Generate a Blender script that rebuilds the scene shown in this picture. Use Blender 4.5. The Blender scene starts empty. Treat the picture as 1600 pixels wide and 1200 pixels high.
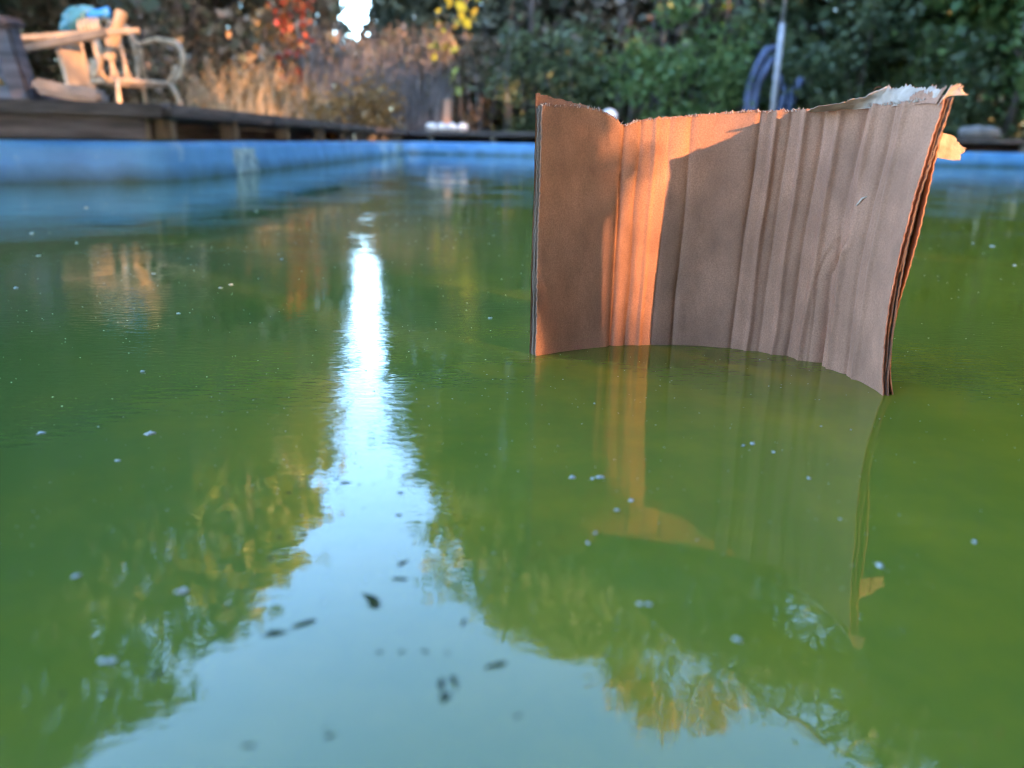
import bpy, bmesh, math, random
import numpy as np
from mathutils import Vector, Matrix, noise

random.seed(7)
rng = np.random.default_rng(7)
R = math.radians
scene = bpy.context.scene
C = scene.collection

# ------------------------------------------------------------------ camera
cam_d = bpy.data.cameras.new('camera')
cam = bpy.data.objects.new('camera', cam_d)
C.objects.link(cam)
cam.matrix_world = (Matrix.Translation((0, 0, .16)) @ Matrix.Rotation(R(72.5), 4, 'X')
                    @ Matrix.Rotation(R(1.0), 4, 'Z'))
cam_d.sensor_width = 36
cam_d.lens = 27
cam_d.clip_start = .01
cam_d.clip_end = 1000
cam_d.dof.use_dof = True
cam_d.dof.focus_distance = .60
cam_d.dof.aperture_fstop = 5.2
scene.camera = cam

# ------------------------------------------------------------------ sky, sun, exposure
SUN_EL = 14.0
SUN_H = Vector((.72, -.69, 0)).normalized()
SUN = Vector((SUN_H.x * math.cos(R(SUN_EL)), SUN_H.y * math.cos(R(SUN_EL)), math.sin(R(SUN_EL))))
world = bpy.data.worlds.new('World')
scene.world = world
world.use_nodes = True
wn = world.node_tree
bg = wn.nodes['Background']
sky = wn.nodes.new('ShaderNodeTexSky')
sky.sky_type = 'NISHITA'
sky.sun_disc = False
sky.dust_density = 2.2
sky.air_density = 1.0
sky.ozone_density = 3.3
sky.sun_elevation = R(SUN_EL)
sky.sun_rotation = math.atan2(SUN_H.x, SUN_H.y)
wn.links.new(sky.outputs[0], bg.inputs[0])
bg.inputs[1].default_value = .15
sun_d = bpy.data.lights.new('sun', 'SUN')
sun_d.energy = 2.1
sun_d.angle = R(.5)
sun_d.color = (1, .50, .22)
sun = bpy.data.objects.new('sun', sun_d)
sun.rotation_euler = SUN.to_track_quat('Z', 'Y').to_euler()
C.objects.link(sun)
scene.view_settings.view_transform = 'Standard'
scene.view_settings.look = 'None'
scene.view_settings.exposure = 4.7
scene.view_settings.gamma = 1
scene.cycles.filter_width = 1.1
scene.cycles.max_bounces = 6
scene.cycles.diffuse_bounces = 4
scene.cycles.glossy_bounces = 2
scene.cycles.transmission_bounces = 3

# ------------------------------------------------------------------ materials
def mat(name, col, rough=.8, var=.25, scale=8, bump=0, bscale=60, col2=None, stretch=(1, 1, 1), detail=5, coat=0, metal=0, dist=.01):
    """principled surface whose colour wanders between two tones by noise"""
    m = bpy.data.materials.new(name)
    m.use_nodes = True
    nt = m.node_tree
    b = nt.nodes['Principled BSDF']
    b.inputs['Roughness'].default_value = rough
    b.inputs['Metallic'].default_value = metal
    tc = nt.nodes.new('ShaderNodeTexCoord')
    mp = nt.nodes.new('ShaderNodeMapping')
    mp.inputs['Scale'].default_value = stretch
    nt.links.new(tc.outputs['Object'], mp.inputs[0])
    n = nt.nodes.new('ShaderNodeTexNoise')
    n.inputs['Scale'].default_value = scale
    n.inputs['Detail'].default_value = detail
    nt.links.new(mp.outputs[0], n.inputs[0])
    r = nt.nodes.new('ShaderNodeValToRGB')
    c2 = col2 or tuple(min(1, c * (1 + var * 1.4)) for c in col)
    r.color_ramp.elements[0].position = .32
    r.color_ramp.elements[1].position = .70
    r.color_ramp.elements[0].color = (*[c * (1 - var) for c in col], 1)
    r.color_ramp.elements[1].color = (*c2, 1)
    nt.links.new(n.outputs[0], r.inputs[0])
    nt.links.new(r.outputs[0], b.inputs['Base Color'])
    if bump:
        n2 = nt.nodes.new('ShaderNodeTexNoise')
        n2.inputs['Scale'].default_value = bscale
        n2.inputs['Detail'].default_value = 4
        nt.links.new(mp.outputs[0], n2.inputs[0])
        bp = nt.nodes.new('ShaderNodeBump')
        bp.inputs['Strength'].default_value = bump
        bp.inputs['Distance'].default_value = dist
        nt.links.new(n2.outputs[0], bp.inputs['Height'])
        nt.links.new(bp.outputs[0], b.inputs['Normal'])
    return m

def leaf_mat(name, cols, trans=.35):
    """leaves: a tone for every leaf, light passing through the blade"""
    m = bpy.data.materials.new(name)
    m.use_nodes = True
    nt = m.node_tree
    nt.nodes.remove(nt.nodes['Principled BSDF'])
    out = nt.nodes['Material Output']
    g = nt.nodes.new('ShaderNodeNewGeometry')
    r = nt.nodes.new('ShaderNodeValToRGB')
    els = r.color_ramp.elements
    while len(els) < len(cols):
        els.new(.5)
    for i, c in enumerate(cols):
        els[i].position = i / max(1, len(cols) - 1)
        els[i].color = (*c, 1)
    nt.links.new(g.outputs['Random Per Island'], r.inputs[0])
    d = nt.nodes.new('ShaderNodeBsdfDiffuse')
    t = nt.nodes.new('ShaderNodeBsdfTranslucent')
    gl = nt.nodes.new('ShaderNodeBsdfGlossy')
    gl.inputs['Roughness'].default_value = .45
    mx = nt.nodes.new('ShaderNodeMixShader')
    mx.inputs[0].default_value = trans
    m2 = nt.nodes.new('ShaderNodeMixShader')
    m2.inputs[0].default_value = .03
    nt.links.new(r.outputs[0], d.inputs[0])
    nt.links.new(r.outputs[0], t.inputs[0])
    nt.links.new(d.outputs[0], mx.inputs[1])
    nt.links.new(t.outputs[0], mx.inputs[2])
    nt.links.new(mx.outputs[0], m2.inputs[1])
    nt.links.new(gl.outputs[0], m2.inputs[2])
    nt.links.new(m2.outputs[0], out.inputs[0])
    return m

M = {}
M['bark'] = mat('bark', (.10, .075, .06), .9, .45, 6, .8, 25, stretch=(1, 1, .25), dist=.03)
M['bark_pale'] = mat('bark_pale', (.12, .095, .08), .9, .4, 6, .6, 25, stretch=(1, 1, .25), dist=.02)
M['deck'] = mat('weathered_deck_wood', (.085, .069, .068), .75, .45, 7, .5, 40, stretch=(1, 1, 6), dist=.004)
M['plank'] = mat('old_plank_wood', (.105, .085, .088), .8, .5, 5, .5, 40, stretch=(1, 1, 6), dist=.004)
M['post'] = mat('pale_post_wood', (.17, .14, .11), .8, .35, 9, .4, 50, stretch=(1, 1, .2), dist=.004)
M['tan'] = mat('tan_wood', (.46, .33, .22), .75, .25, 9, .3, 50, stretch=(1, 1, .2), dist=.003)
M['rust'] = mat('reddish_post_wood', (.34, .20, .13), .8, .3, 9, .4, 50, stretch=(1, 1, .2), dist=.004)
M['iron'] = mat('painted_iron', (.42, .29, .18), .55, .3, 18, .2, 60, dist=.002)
M['stone_grey'] = mat('grey_stone', (.27, .24, .22), .85, .3, 7, .6, 30, dist=.01)
M['stone_white'] = mat('white_stone', (.68, .62, .57), .8, .2, 10, .5, 30, dist=.01)
M['white_plastic'] = mat('white_plastic', (.75, .77, .78), .4, .08, 6)
M['teal_plastic'] = mat('teal_plastic', (.05, .19, .24), .35, .3, 14)
M['blue_plastic'] = mat('blue_plastic', (.03, .25, .75), .4, .2, 14)
M['blue_tube'] = mat('faded_blue_tube', (.085, .11, .19), .5, .3, 5)
M['grey_metal'] = mat('grey_metal_pole', (.42, .41, .42), .5, .2, 9)
M['earth'] = mat('earth_with_litter', (.11, .08, .055), .95, .5, 3, .8, 12, dist=.04, detail=9)
M['paper_torn'] = mat('torn_paper_fibre', (.47, .36, .30), .95, .15, 90, .8, 260, dist=.0012)
M['frost'] = mat('frost_white', (.42, .45, .44), .6, .15, 300)
M['dark_leaf'] = mat('wet_dark_leaf', (.022, .034, .012), .95, .4, 200)  # dark tone stands in for what the ice bumps mirror
M['dark_leaf'].node_tree.nodes['Principled BSDF'].inputs['Specular IOR Level'].default_value = .1
M['straw'] = mat('dry_straw', (.42, .30, .17), .8, .4, 3)
M['reed'] = mat('grey_reed', (.15, .14, .135), .85, .45, 2)

LG = dict(
    dark=[(.075, .092, .062), (.110, .130, .080), (.140, .155, .095), (.090, .108, .074)],
    mid=[(.080, .115, .055), (.120, .165, .072), (.155, .18, .075), (.10, .14, .064)],
    light=[(.10, .19, .06), (.16, .26, .08), (.22, .29, .09), (.13, .22, .075)],
    yellow=[(.16, .17, .035), (.22, .21, .04), (.12, .15, .035), (.20, .18, .04)],
    orange=[(.30, .16, .05), (.40, .22, .07), (.24, .15, .05), (.34, .22, .09)],
    red=[(.38, .05, .03), (.45, .09, .04), (.30, .14, .05), (.42, .20, .06)],
    lime=[(.30, .36, .04), (.38, .40, .05), (.24, .32, .04), (.40, .33, .07)],
    brown=[(.17, .13, .08), (.23, .16, .10), (.12, .11, .07), (.14, .14, .075)],
)
for k, v in LG.items():
    M['leaf_' + k] = leaf_mat('leaves_' + k, v)

# green ice over algae water
def ice_material():
    m = bpy.data.materials.new('green_algae_ice')
    m.use_nodes = True
    nt = m.node_tree
    L = nt.links.new
    b = nt.nodes['Principled BSDF']
    tc = nt.nodes.new('ShaderNodeTexCoord')
    def noise_n(scale, detail, stretch=(1, 1, 1), rough=.5, w=0):
        mp = nt.nodes.new('ShaderNodeMapping')
        mp.inputs['Scale'].default_value = stretch
        mp.inputs['Location'].default_value = (w, w * .7, 0)
        L(tc.outputs['Object'], mp.inputs[0])
        n = nt.nodes.new('ShaderNodeTexNoise')
        n.inputs['Scale'].default_value = scale
        n.inputs['Detail'].default_value = detail
        n.inputs['Roughness'].default_value = rough
        L(mp.outputs[0], n.inputs[0])
        return n.outputs[0]
    def math_n(op, a, c):
        n = nt.nodes.new('ShaderNodeMath')
        n.operation = op
        for i, v in enumerate((a, c)):
            if isinstance(v, (int, float)):
                n.inputs[i].default_value = v
            else:
                L(v, n.inputs[i])
        return n.outputs[0]
    # algae is denser towards the right side of the pool, in soft clouds
    sx = nt.nodes.new('ShaderNodeSeparateXYZ')
    L(tc.outputs['Object'], sx.inputs[0])
    mr = nt.nodes.new('ShaderNodeMapRange')
    mr.inputs['From Min'].default_value = -.45
    mr.inputs['From Max'].default_value = .55
    L(sx.outputs[0], mr.inputs[0])
    cloud = noise_n(3.2, 4, w=3.1)
    fac = math_n('ADD', math_n('MULTIPLY', mr.outputs[0], .62), math_n('MULTIPLY', cloud, .45))
    r = nt.nodes.new('ShaderNodeValToRGB')
    e = r.color_ramp.elements
    e[0].position = .15
    e[0].color = (.050, .102, .030, 1)
    e[1].position = .9
    e[1].color = (.195, .195, .014, 1)
    x = e.new(.5)
    x.color = (.104, .150, .021, 1)
    L(fac, r.inputs[0])
    # olive mats of algae just below the surface
    mat_r = nt.nodes.new('ShaderNodeMapRange')
    L(noise_n(13, 7, w=7, rough=.62), mat_r.inputs[0])
    mat_r.inputs['From Min'].default_value = .45
    mat_r.inputs['From Max'].default_value = .70
    mm = math_n('MULTIPLY', mat_r.outputs[0], math_n('MULTIPLY', mr.outputs[0], 1.0))
    mx = nt.nodes.new('ShaderNodeMix')
    mx.data_type = 'RGBA'
    L(mm, mx.inputs['Factor'])
    L(r.outputs[0], mx.inputs['A'])
    mx.inputs['B'].default_value = (.215, .205, .018, 1)
    L(mx.outputs['Result'], b.inputs['Base Color'])
    b.inputs['IOR'].default_value = 1.48
    rr = nt.nodes.new('ShaderNodeMapRange')
    L(noise_n(2.6, 5, w=9), rr.inputs[0])
    rr.inputs['From Min'].default_value = .35
    rr.inputs['From Max'].default_value = .7
    rr.inputs['To Min'].default_value = .014
    rr.inputs['To Max'].default_value = .035
    L(rr.outputs[0], b.inputs['Roughness'])
    # frozen ripples: crests run across the view, broken into patches
    patch = nt.nodes.new('ShaderNodeMapRange')
    L(noise_n(4.5, 3, w=5), patch.inputs[0])
    patch.inputs['From Min'].default_value = .40
    patch.inputs['From Max'].default_value = .62
    patch.inputs['To Min'].default_value = .15
    far = nt.nodes.new('ShaderNodeMapRange')
    L(sx.outputs[1], far.inputs[0])
    far.inputs['From Min'].default_value = .28
    far.inputs['From Max'].default_value = .50
    far.inputs['To Min'].default_value = .12
    rip = math_n('MULTIPLY', noise_n(170, 3, (.40, 1, 1)), math_n('MULTIPLY', patch.outputs[0], far.outputs[0]))
    h = math_n('ADD', math_n('MULTIPLY', rip, .00034), math_n('MULTIPLY', noise_n(30, 4, (.9, 1, 1), w=2), .00012))
    h = math_n('ADD', h, math_n('MULTIPLY', noise_n(4.0, 2, w=4), .0009))
    bp = nt.nodes.new('ShaderNodeBump')
    bp.inputs['Strength'].default_value = 1
    bp.inputs['Distance'].default_value = 1
    L(h, bp.inputs['Height'])
    L(bp.outputs[0], b.inputs['Normal'])
    return m
M['ice'] = ice_material()

def pool_paint():
    m = mat('blue_pool_paint', (.085, .29, .60), .45, .12, 5, .35, 40, col2=(.13, .36, .66), dist=.003)
    nt = m.node_tree
    L = nt.links.new
    b = nt.nodes['Principled BSDF']
    base = b.inputs['Base Color'].links[0].from_socket
    tc = nt.nodes.new('ShaderNodeTexCoord')
    sx = nt.nodes.new('ShaderNodeSeparateXYZ')
    L(tc.outputs['Object'], sx.inputs[0])
    n = nt.nodes.new('ShaderNodeTexNoise')
    n.inputs['Scale'].default_value = 7
    n.inputs['Detail'].default_value = 6
    L(tc.outputs['Object'], n.inputs[0])
    ad = nt.nodes.new('ShaderNodeMath')
    ad.operation = 'MULTIPLY_ADD'
    L(n.outputs[0], ad.inputs[0])
    ad.inputs[1].default_value = .07
    L(sx.outputs[2], ad.inputs[2])
    mr = nt.nodes.new('ShaderNodeMapRange')
    L(ad.outputs[0], mr.inputs[0])
    mr.inputs['From Min'].default_value = .028
    mr.inputs['From Max'].default_value = .10
    mx = nt.nodes.new('ShaderNodeMix')
    mx.data_type = 'RGBA'
    mx.inputs['A'].default_value = (.030, .085, .085, 1)      # algae tide line
    L(mr.outputs[0], mx.inputs['Factor'])
    L(base, mx.inputs['B'])
    # small flakes where paint has gone
    n2 = nt.nodes.new('ShaderNodeTexNoise')
    n2.inputs['Scale'].default_value = 9
    n2.inputs['Detail'].default_value = 8
    L(tc.outputs['Object'], n2.inputs[0])
    m3 = nt.nodes.new('ShaderNodeMapRange')
    L(n2.outputs[0], m3.inputs[0])
    m3.inputs['From Min'].default_value = .60
    m3.inputs['From Max'].default_value = .80
    m3.inputs['To Max'].default_value = .6
    m4 = nt.nodes.new('ShaderNodeMix')
    m4.data_type = 'RGBA'
    m4.inputs['B'].default_value = (.45, .55, .60, 1)
    L(m3.outputs[0], m4.inputs['Factor'])
    L(mx.outputs['Result'], m4.inputs['A'])
    L(m4.outputs['Result'], b.inputs['Base Color'])
    return m
M['pool'] = pool_paint()
M['lime'] = mat('limescale', (.20, .40, .52), .7, .45, 22, .5, 60, dist=.004, col2=(.40, .54, .55))

def cardboard_mat(name, col):
    m = mat(name, col, 0.92, .12, 60, .55, 330, stretch=(1, 1, .6), dist=.0006, detail=9)
    nt = m.node_tree
    L = nt.links.new
    b = nt.nodes['Principled BSDF']
    base = b.inputs['Base Color'].links[0].from_socket
    tc = nt.nodes.new('ShaderNodeTexCoord')
    n = nt.nodes.new('ShaderNodeTexNoise')
    n.inputs['Scale'].default_value = 900
    n.inputs['Detail'].default_value = 3
    L(tc.outputs['Object'], n.inputs[0])
    n3 = nt.nodes.new('ShaderNodeTexNoise')
    n3.inputs['Scale'].default_value = 22
    n3.inputs['Detail'].default_value = 5
    L(tc.outputs['Object'], n3.inputs[0])
    mm = nt.nodes.new('ShaderNodeMath')
    mm.operation = 'MULTIPLY'
    L(n.outputs[0], mm.inputs[0])
    L(n3.outputs[0], mm.inputs[1])
    mr = nt.nodes.new('ShaderNodeMapRange')
    mr.inputs['From Min'].default_value = .12
    mr.inputs['From Max'].default_value = .40
    mr.inputs['To Min'].default_value = .74
    mr.inputs['To Max'].default_value = 1.17
    L(mm.outputs[0], mr.inputs[0])
    v = nt.nodes.new('ShaderNodeMix')
    v.data_type = 'RGBA'
    v.blend_type = 'MULTIPLY'
    v.inputs['Factor'].default_value = 1
    L(base, v.inputs['A'])
    L(mr.outputs[0], v.inputs['B'])
    L(v.outputs['Result'], b.inputs['Base Color'])
    return m
M['card'] = cardboard_mat('kraft_cardboard', (.385, .186, .116))
M['card_in'] = cardboard_mat('cardboard_inner_flute', (.20, .125, .09))

# ------------------------------------------------------------------ helpers
def tag(o, label=None, cat=None, group=None, kind=None):
    if label: o['label'] = label
    if cat: o['category'] = cat
    if group: o['group'] = group
    if kind: o['kind'] = kind
    return o

def empty(name, loc, label, cat, group=None):
    o = bpy.data.objects.new(name, None)
    o.location = loc
    o.empty_display_size = .1
    C.objects.link(o)
    return tag(o, label, cat, group)

def link(name, me, m, parent=None, loc=None):
    """mesh given in world coordinates; under a parent it is kept in place"""
    o = bpy.data.objects.new(name, me)
    if m is not None and not me.materials:
        me.materials.append(M[m])
    C.objects.link(o)
    if loc is not None:
        o.location = loc
    if parent is not None:
        o.parent = parent
        w = Vector((0, 0, 0))
        p = parent
        while p:
            w += p.location
            p = p.parent
        o.location = (Vector(loc) if loc is not None else Vector((0, 0, 0))) - w
    return o

def pydata(name, v, f, smooth=False):
    me = bpy.data.meshes.new(name)
    me.from_pydata([tuple(a) for a in v], [], f)
    if smooth:
        me.polygons.foreach_set('use_smooth', [True] * len(me.polygons))
    me.update()
    return me

def bm_mesh(name, bm, smooth=False):
    me = bpy.data.meshes.new(name)
    bm.to_mesh(me)
    bm.free()
    if smooth:
        me.polygons.foreach_set('use_smooth', [True] * len(me.polygons))
    return me

def tube_into(V, F, pts, rad, seg=8, cap=True):
    pts = [Vector(p) for p in pts]
    if not isinstance(rad, (list, tuple)):
        rad = [rad] * len(pts)
    base = len(V)
    t = (pts[1] - pts[0]).normalized()
    up = Vector((0, 0, 1)) if abs(t.z) < .9 else Vector((1, 0, 0))
    n = t.cross(up).normalized()
    for i, p in enumerate(pts):
        if i == 0: d = pts[1] - pts[0]
        elif i == len(pts) - 1: d = pts[-1] - pts[-2]
        else: d = pts[i + 1] - pts[i - 1]
        d.normalize()
        n = (n - d * n.dot(d)).normalized()
        b = d.cross(n)
        for k in range(seg):
            a = 2 * math.pi * k / seg
            V.append(p + (n * math.cos(a) + b * math.sin(a)) * rad[i])
    for i in range(len(pts) - 1):
        for k in range(seg):
            a = base + i * seg + k
            c = base + i * seg + (k + 1) % seg
            F.append((a, c, c + seg, a + seg))
    if cap:
        F.append(tuple(base + k for k in range(seg))[::-1])
        F.append(tuple(base + (len(pts) - 1) * seg + k for k in range(seg)))

def tube(name, pts, rad, m, parent=None, seg=8):
    V, F = [], []
    tube_into(V, F, pts, rad, seg)
    return link(name, pydata(name, V, F, True), m, parent)

def rough_box(name, size, m, parent=None, loc=(0, 0, 0), rot=None, bevel=.006, cuts=4, jit=.002):
    """a sawn piece of timber: bevelled box with slightly uneven faces"""
    bm = bmesh.new()
    bmesh.ops.create_cube(bm, size=1)
    bmesh.ops.scale(bm, vec=size, verts=bm.verts)
    ax = max(range(3), key=lambda i: size[i])
    es = [e for e in bm.edges if abs((e.verts[0].co - e.verts[1].co)[ax]) > 1e-6]
    bmesh.ops.subdivide_edges(bm, edges=es, cuts=cuts)
    bmesh.ops.bevel(bm, geom=[e for e in bm.edges if e.is_manifold and e.calc_face_angle(0) > .5], offset=bevel, segments=2, affect='EDGES')
    sd = random.random() * 50
    for v in bm.verts:
        v.co += Vector((noise.noise(v.co * 6 + Vector((sd, 0, 0))), noise.noise(v.co * 6 + Vector((0, sd, 0))), noise.noise(v.co * 6 + Vector((0, 0, sd))))) * jit
    if rot is not None:
        bmesh.ops.transform(bm, matrix=rot.to_4x4(), verts=bm.verts)
    o = link(name, bm_mesh(name, bm), m, parent, loc)
    return o

def align(d, up=Vector((0, 0, 1))):
    """rotation taking local z to d"""
    return Vector(d).to_track_quat('Z', 'Y').to_matrix()

# ------------------------------------------------------------------ pool, ice, ground
# outline of the water, clockwise from the left
POOL = [(-4.3, -.7), (-4.3, .62), (-1.75, 2.57), (-1.38, 2.83), (-1.29, 2.92), (-1.255, 3.05), (-1.25, 3.4),
        (-1.315, 9.90), (5.04, 7.93), (6.9, 7.36), (6.9, -.7)]

def offset_poly(poly, d):
    n = len(poly)
    out = []
    for i in range(n):
        p0, p1, p2 = Vector(poly[i - 1]), Vector(poly[i]), Vector(poly[(i + 1) % n])
        a = (p1 - p0).normalized()
        b = (p2 - p1).normalized()
        na = Vector((-a.y, a.x))
        nb = Vector((-b.y, b.x))
        mtr = (na + nb).normalized()
        out.append(p1 + mtr * (d / max(.35, mtr.dot(na))))
    return [tuple(p) for p in out]

def dense(poly, step=.25):
    out = []
    for i in range(len(poly)):
        a, b = Vector(poly[i]), Vector(poly[(i + 1) % len(poly)])
        k = max(1, int((b - a).length / step))
        for j in range(k):
            out.append(tuple(a.lerp(b, j / k)))
    return out

# ice sheet reaching 2 cm into the wall
bm = bmesh.new()
bm.faces.new([bm.verts.new((x, y, 0)) for x, y in offset_poly(POOL, .03)][::-1])
tag(link('ice', bm_mesh('ice', bm), 'ice'), kind='structure')

# wall: rounded section swept round the outline
prof = [(-.004, -.25), (0, -.02), (.004, .02), (.012, .06), (.016, .10), (.020, .124), (.030, .136), (.05, .141), (.20, .141), (.22, .13), (.22, -.25)]
NP = len(dense(POOL))
V, F = [], []
rings = [dense_ for dense_ in []]
outl = dense(POOL)
nrm = []
for i in range(NP):
    a = Vector(outl[i - 1])
    b = Vector(outl[(i + 1) % NP])
    t = (b - a).normalized()
    nrm.append(Vector((-t.y, t.x)))
for i in range(NP):
    for (o_, z) in prof:
        wob = .006 * noise.noise(Vector((outl[i][0] * 2, outl[i][1] * 2, z * 4)))
        p = Vector(outl[i]) + nrm[i] * (o_ + wob)
        V.append((p.x, p.y, z + (.003 * noise.noise(Vector((outl[i][0] * 1.3, outl[i][1] * 1.3, 7))) if z > .1 else 0)))
K = len(prof)
for i in range(NP):
    j = (i + 1) % NP
    for k in range(K - 1):
        F.append((i * K + k, j * K + k, j * K + k + 1, i * K + k + 1))
wall = empty('pool_wall', (-1.25, 3.4, 0), 'low blue painted pool wall with dark algae line along the green ice', 'wall')
link('painted_wall', pydata('painted_wall', V, F, True), 'pool', wall)

# limescale run where paint came off, a crust on the wall's face
def crust(name, y, width, z0, z1, sd):
    V, F = [], []
    nu, nz = 14, 16
    for j in range(nz + 1):
        z = z0 + (z1 - z0) * j / nz
        wv = width * (.85 + .18 * noise.noise(Vector((j * .35, sd, 0))))
        for i in range(nu + 1):
            u = i / nu * 2 - 1
            yy = y + u * wv / 2 + .03 * noise.noise(Vector((u * 2, z * 30, sd)))
            depth = .009 * (1 - u ** 4) * (1 - abs(2 * j / nz - 1) ** 5) + .003 * noise.noise(Vector((u * 5, z * 60, sd)))
            face = np.interp(z, [-.02, .02, .06, .10, .124], [0, .004, .012, .016, .020])
            V.append((-1.25 - face + depth - .002 - (yy - 3.4) * .01, yy, z))
    for j in range(nz):
        for i in range(nu):
            a = j * (nu + 1) + i
            F.append((a, a + 1, a + nu + 2, a + nu + 1))
    return link(name, pydata(name, V, F, True), 'lime', wall)
crust('limescale_run', 3.74, .44, -.01, .118, 1.0)
crust('limescale_run', 9.1, .55, .03, .12, 4.0)

# ground sheet with the pool cut out of it
V, F = [], []
inner = dense(offset_poly(POOL, .19), .4)
n = len(inner)
cx, cy = 1.0, 4.0
radii = [0, .6, 1.6, 4, 9, 20, 60, 300]
for ri, d in enumerate(radii):
    for (x, y) in inner:
        dv = Vector((x - cx, y - cy))
        dv = dv.normalized() * (dv.length + d)
        px, py = cx + dv.x, cy + dv.y
        z = .10 + (.05 * noise.noise(Vector((px * .5, py * .5, 0))) * min(1, d / 3) if 0 < d < 60 else 0)
        V.append((px, py, z))
for ri in range(len(radii) - 1):
    for i in range(n):
        j = (i + 1) % n
        F.append((ri * n + i, ri * n + j, (ri + 1) * n + j, (ri + 1) * n + i))
g = pydata('ground', V, F, True)
tag(link('ground', g, 'earth'), kind='structure')

# ------------------------------------------------------------------ decks
DZ = .270      # top of the deck
def deck(name, a, b, width, label, posts, fascia=None, m0=0, m1=0, seed=0, post_h=(.142, .223)):
    """boards parallel to the edge a-b; m0/m1 shear the ends for mitres (m per m of width)"""
    rnd = random.Random(seed)
    a, b = Vector((*a, 0)), Vector((*b, 0))
    t = (b - a).normalized()
    nn = Vector((-t.y, t.x, 0))
    L = (b - a).length
    root = empty(name, tuple(a + Vector((0, 0, .1))), label, 'deck')
    bw, gap = .118, .007
    rows = int(width / (bw + gap))
    for r in range(rows):
        o0 = r * (bw + gap) - .02
        s = m0 * o0
        end = L + m1 * o0
        first = True
        while s < end - .05:
            ln = rnd.uniform(.95, 1.5) if first else rnd.uniform(1.1, 1.7)
            first = False
            e = min(end, s + ln)
            if end - e < .3: e = end
            dz = rnd.uniform(-.003, .003)
            th = .046
            c = a + t * ((s + e) / 2) + nn * (o0 + bw / 2)
            rot = Matrix((t, nn, Vector((0, 0, 1)))).transposed()
            rough_box('board', (e - s - .006, bw, th), 'deck', root, (c.x, c.y, DZ - th / 2 + dz), rot, .005, 5, .0025)
            s = e
    for d in posts:
        c = a + t * d + nn * .075
        rot = Matrix((t, nn, Vector((0, 0, 1)))).transposed()
        rough_box('post', (.055, .07, post_h[1] - post_h[0]), 'post', root, (c.x, c.y, (post_h[0] + post_h[1]) / 2), rot, .004, 2, .002)
    # joist and back skirt close the dark space below the boards
    for o0, z0, z1, nm in ((width - .10, .09, .221, 'back_skirt'),):
        c = a + t * (L / 2 + (m0 + m1) * o0 / 2) + nn * o0
        rot = Matrix((t, nn, Vector((0, 0, 1)))).transposed()
        rough_box(nm, (L + (m1 - m0) * o0, .03, z1 - z0), 'plank', root, (c.x, c.y, (z0 + z1) / 2), rot, .004, 8, .002)
    if fascia:
        s, e = fascia
        c = a + t * ((s + e) / 2) + nn * .018
        rot = Matrix((t, nn, Vector((0, 0, 1)))).transposed()
        rough_box('fascia_plank', (e - s, .028, .078), 'plank', root, (c.x, c.y, .1825), rot, .005, 12, .004)
    return root

# bend of the deck edge above the wall
KB = (-1.285, 2.96)
da = Vector((-.76, -.585)).normalized()
A0 = (KB[0] + da.x * 3.4, KB[1] + da.y * 3.4)
ang = math.acos(max(-1, min(1, Vector((-da.x, -da.y)).dot(Vector((0, 1))))))
mk = math.tan(ang / 2)
deck('wooden_deck', A0, KB, 1.0, 'weathered plank deck at left with wide fascia plank, junk piled on it', [3.0 + .33],
     fascia=(.6, 3.335), m1=mk * -1 if False else mk, seed=3)
LW = 6.95
deck('wooden_deck', KB, (-1.35, 9.95), 1.0, 'weathered plank deck on short posts running along the left pool side', [.17, .89, 1.79, 2.69, 3.51, 4.28, 4.94, 5.6, 6.2, 6.7],
     m0=-mk, m1=1.0, seed=5)
fa, fb = Vector((-1.35, 9.97)), Vector((6.9, 7.41))
fd = (fb - fa).normalized()
deck('wooden_deck', tuple(fa), tuple(fb), 1.0, 'dark plank deck across the far end of the pool', [.3 + .8 * i for i in range(10)], m0=-1.0, seed=9)

# ------------------------------------------------------------------ cardboard
CB = np.array([(0.018, 0.582), (0.051, 0.602), (0.084, 0.616), (0.112, 0.622), (0.149, 0.623), (0.179, 0.615), (0.207, 0.602), (0.234, 0.576), (0.246, 0.545), (0.253, 0.519), (0.254, 0.495)])
sl = np.r_[0, np.cumsum(np.linalg.norm(np.diff(CB, axis=0), axis=1))]
sl /= sl[-1]
def smooth_curve(u):
    # Catmull-Rom through the foot line
    u = min(max(u, 0), 1)
    i = int(min(np.searchsorted(sl, u, 'right') - 1, len(sl) - 2))
    t = (u - sl[i]) / (sl[i + 1] - sl[i])
    p0, p1, p2, p3 = CB[max(0, i - 1)], CB[i], CB[i + 1], CB[min(len(CB) - 1, i + 2)]
    return .5 * (2 * p1 + (p2 - p0) * t + (2 * p0 - 5 * p1 + 4 * p2 - p3) * t * t + (3 * p1 - p0 - 3 * p2 + p3) * t ** 3)
def foot(u):
    e = .004
    p = smooth_curve(u)
    q0, q1 = smooth_curve(max(0, u - e)), smooth_curve(min(1, u + e))
    t = q1 - q0
    t /= np.linalg.norm(t)
    return p, np.array((-t[1], t[0]))        # normal points to the back
TU = [0, .10, .125, .156, .188, .215, .222, .25, .31, .375, .44, .5, .53, .56, .62, .69, .75, .81, .875, .92, .96, 1]
TZ = [.186, .1858, .1855, .184, .180, .1745, .1735, .177, .1795, .1815, .1835, .1855, .186, .1855, .1862, .187, .1878, .1885, .189, .1895, .1905, .191]
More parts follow.
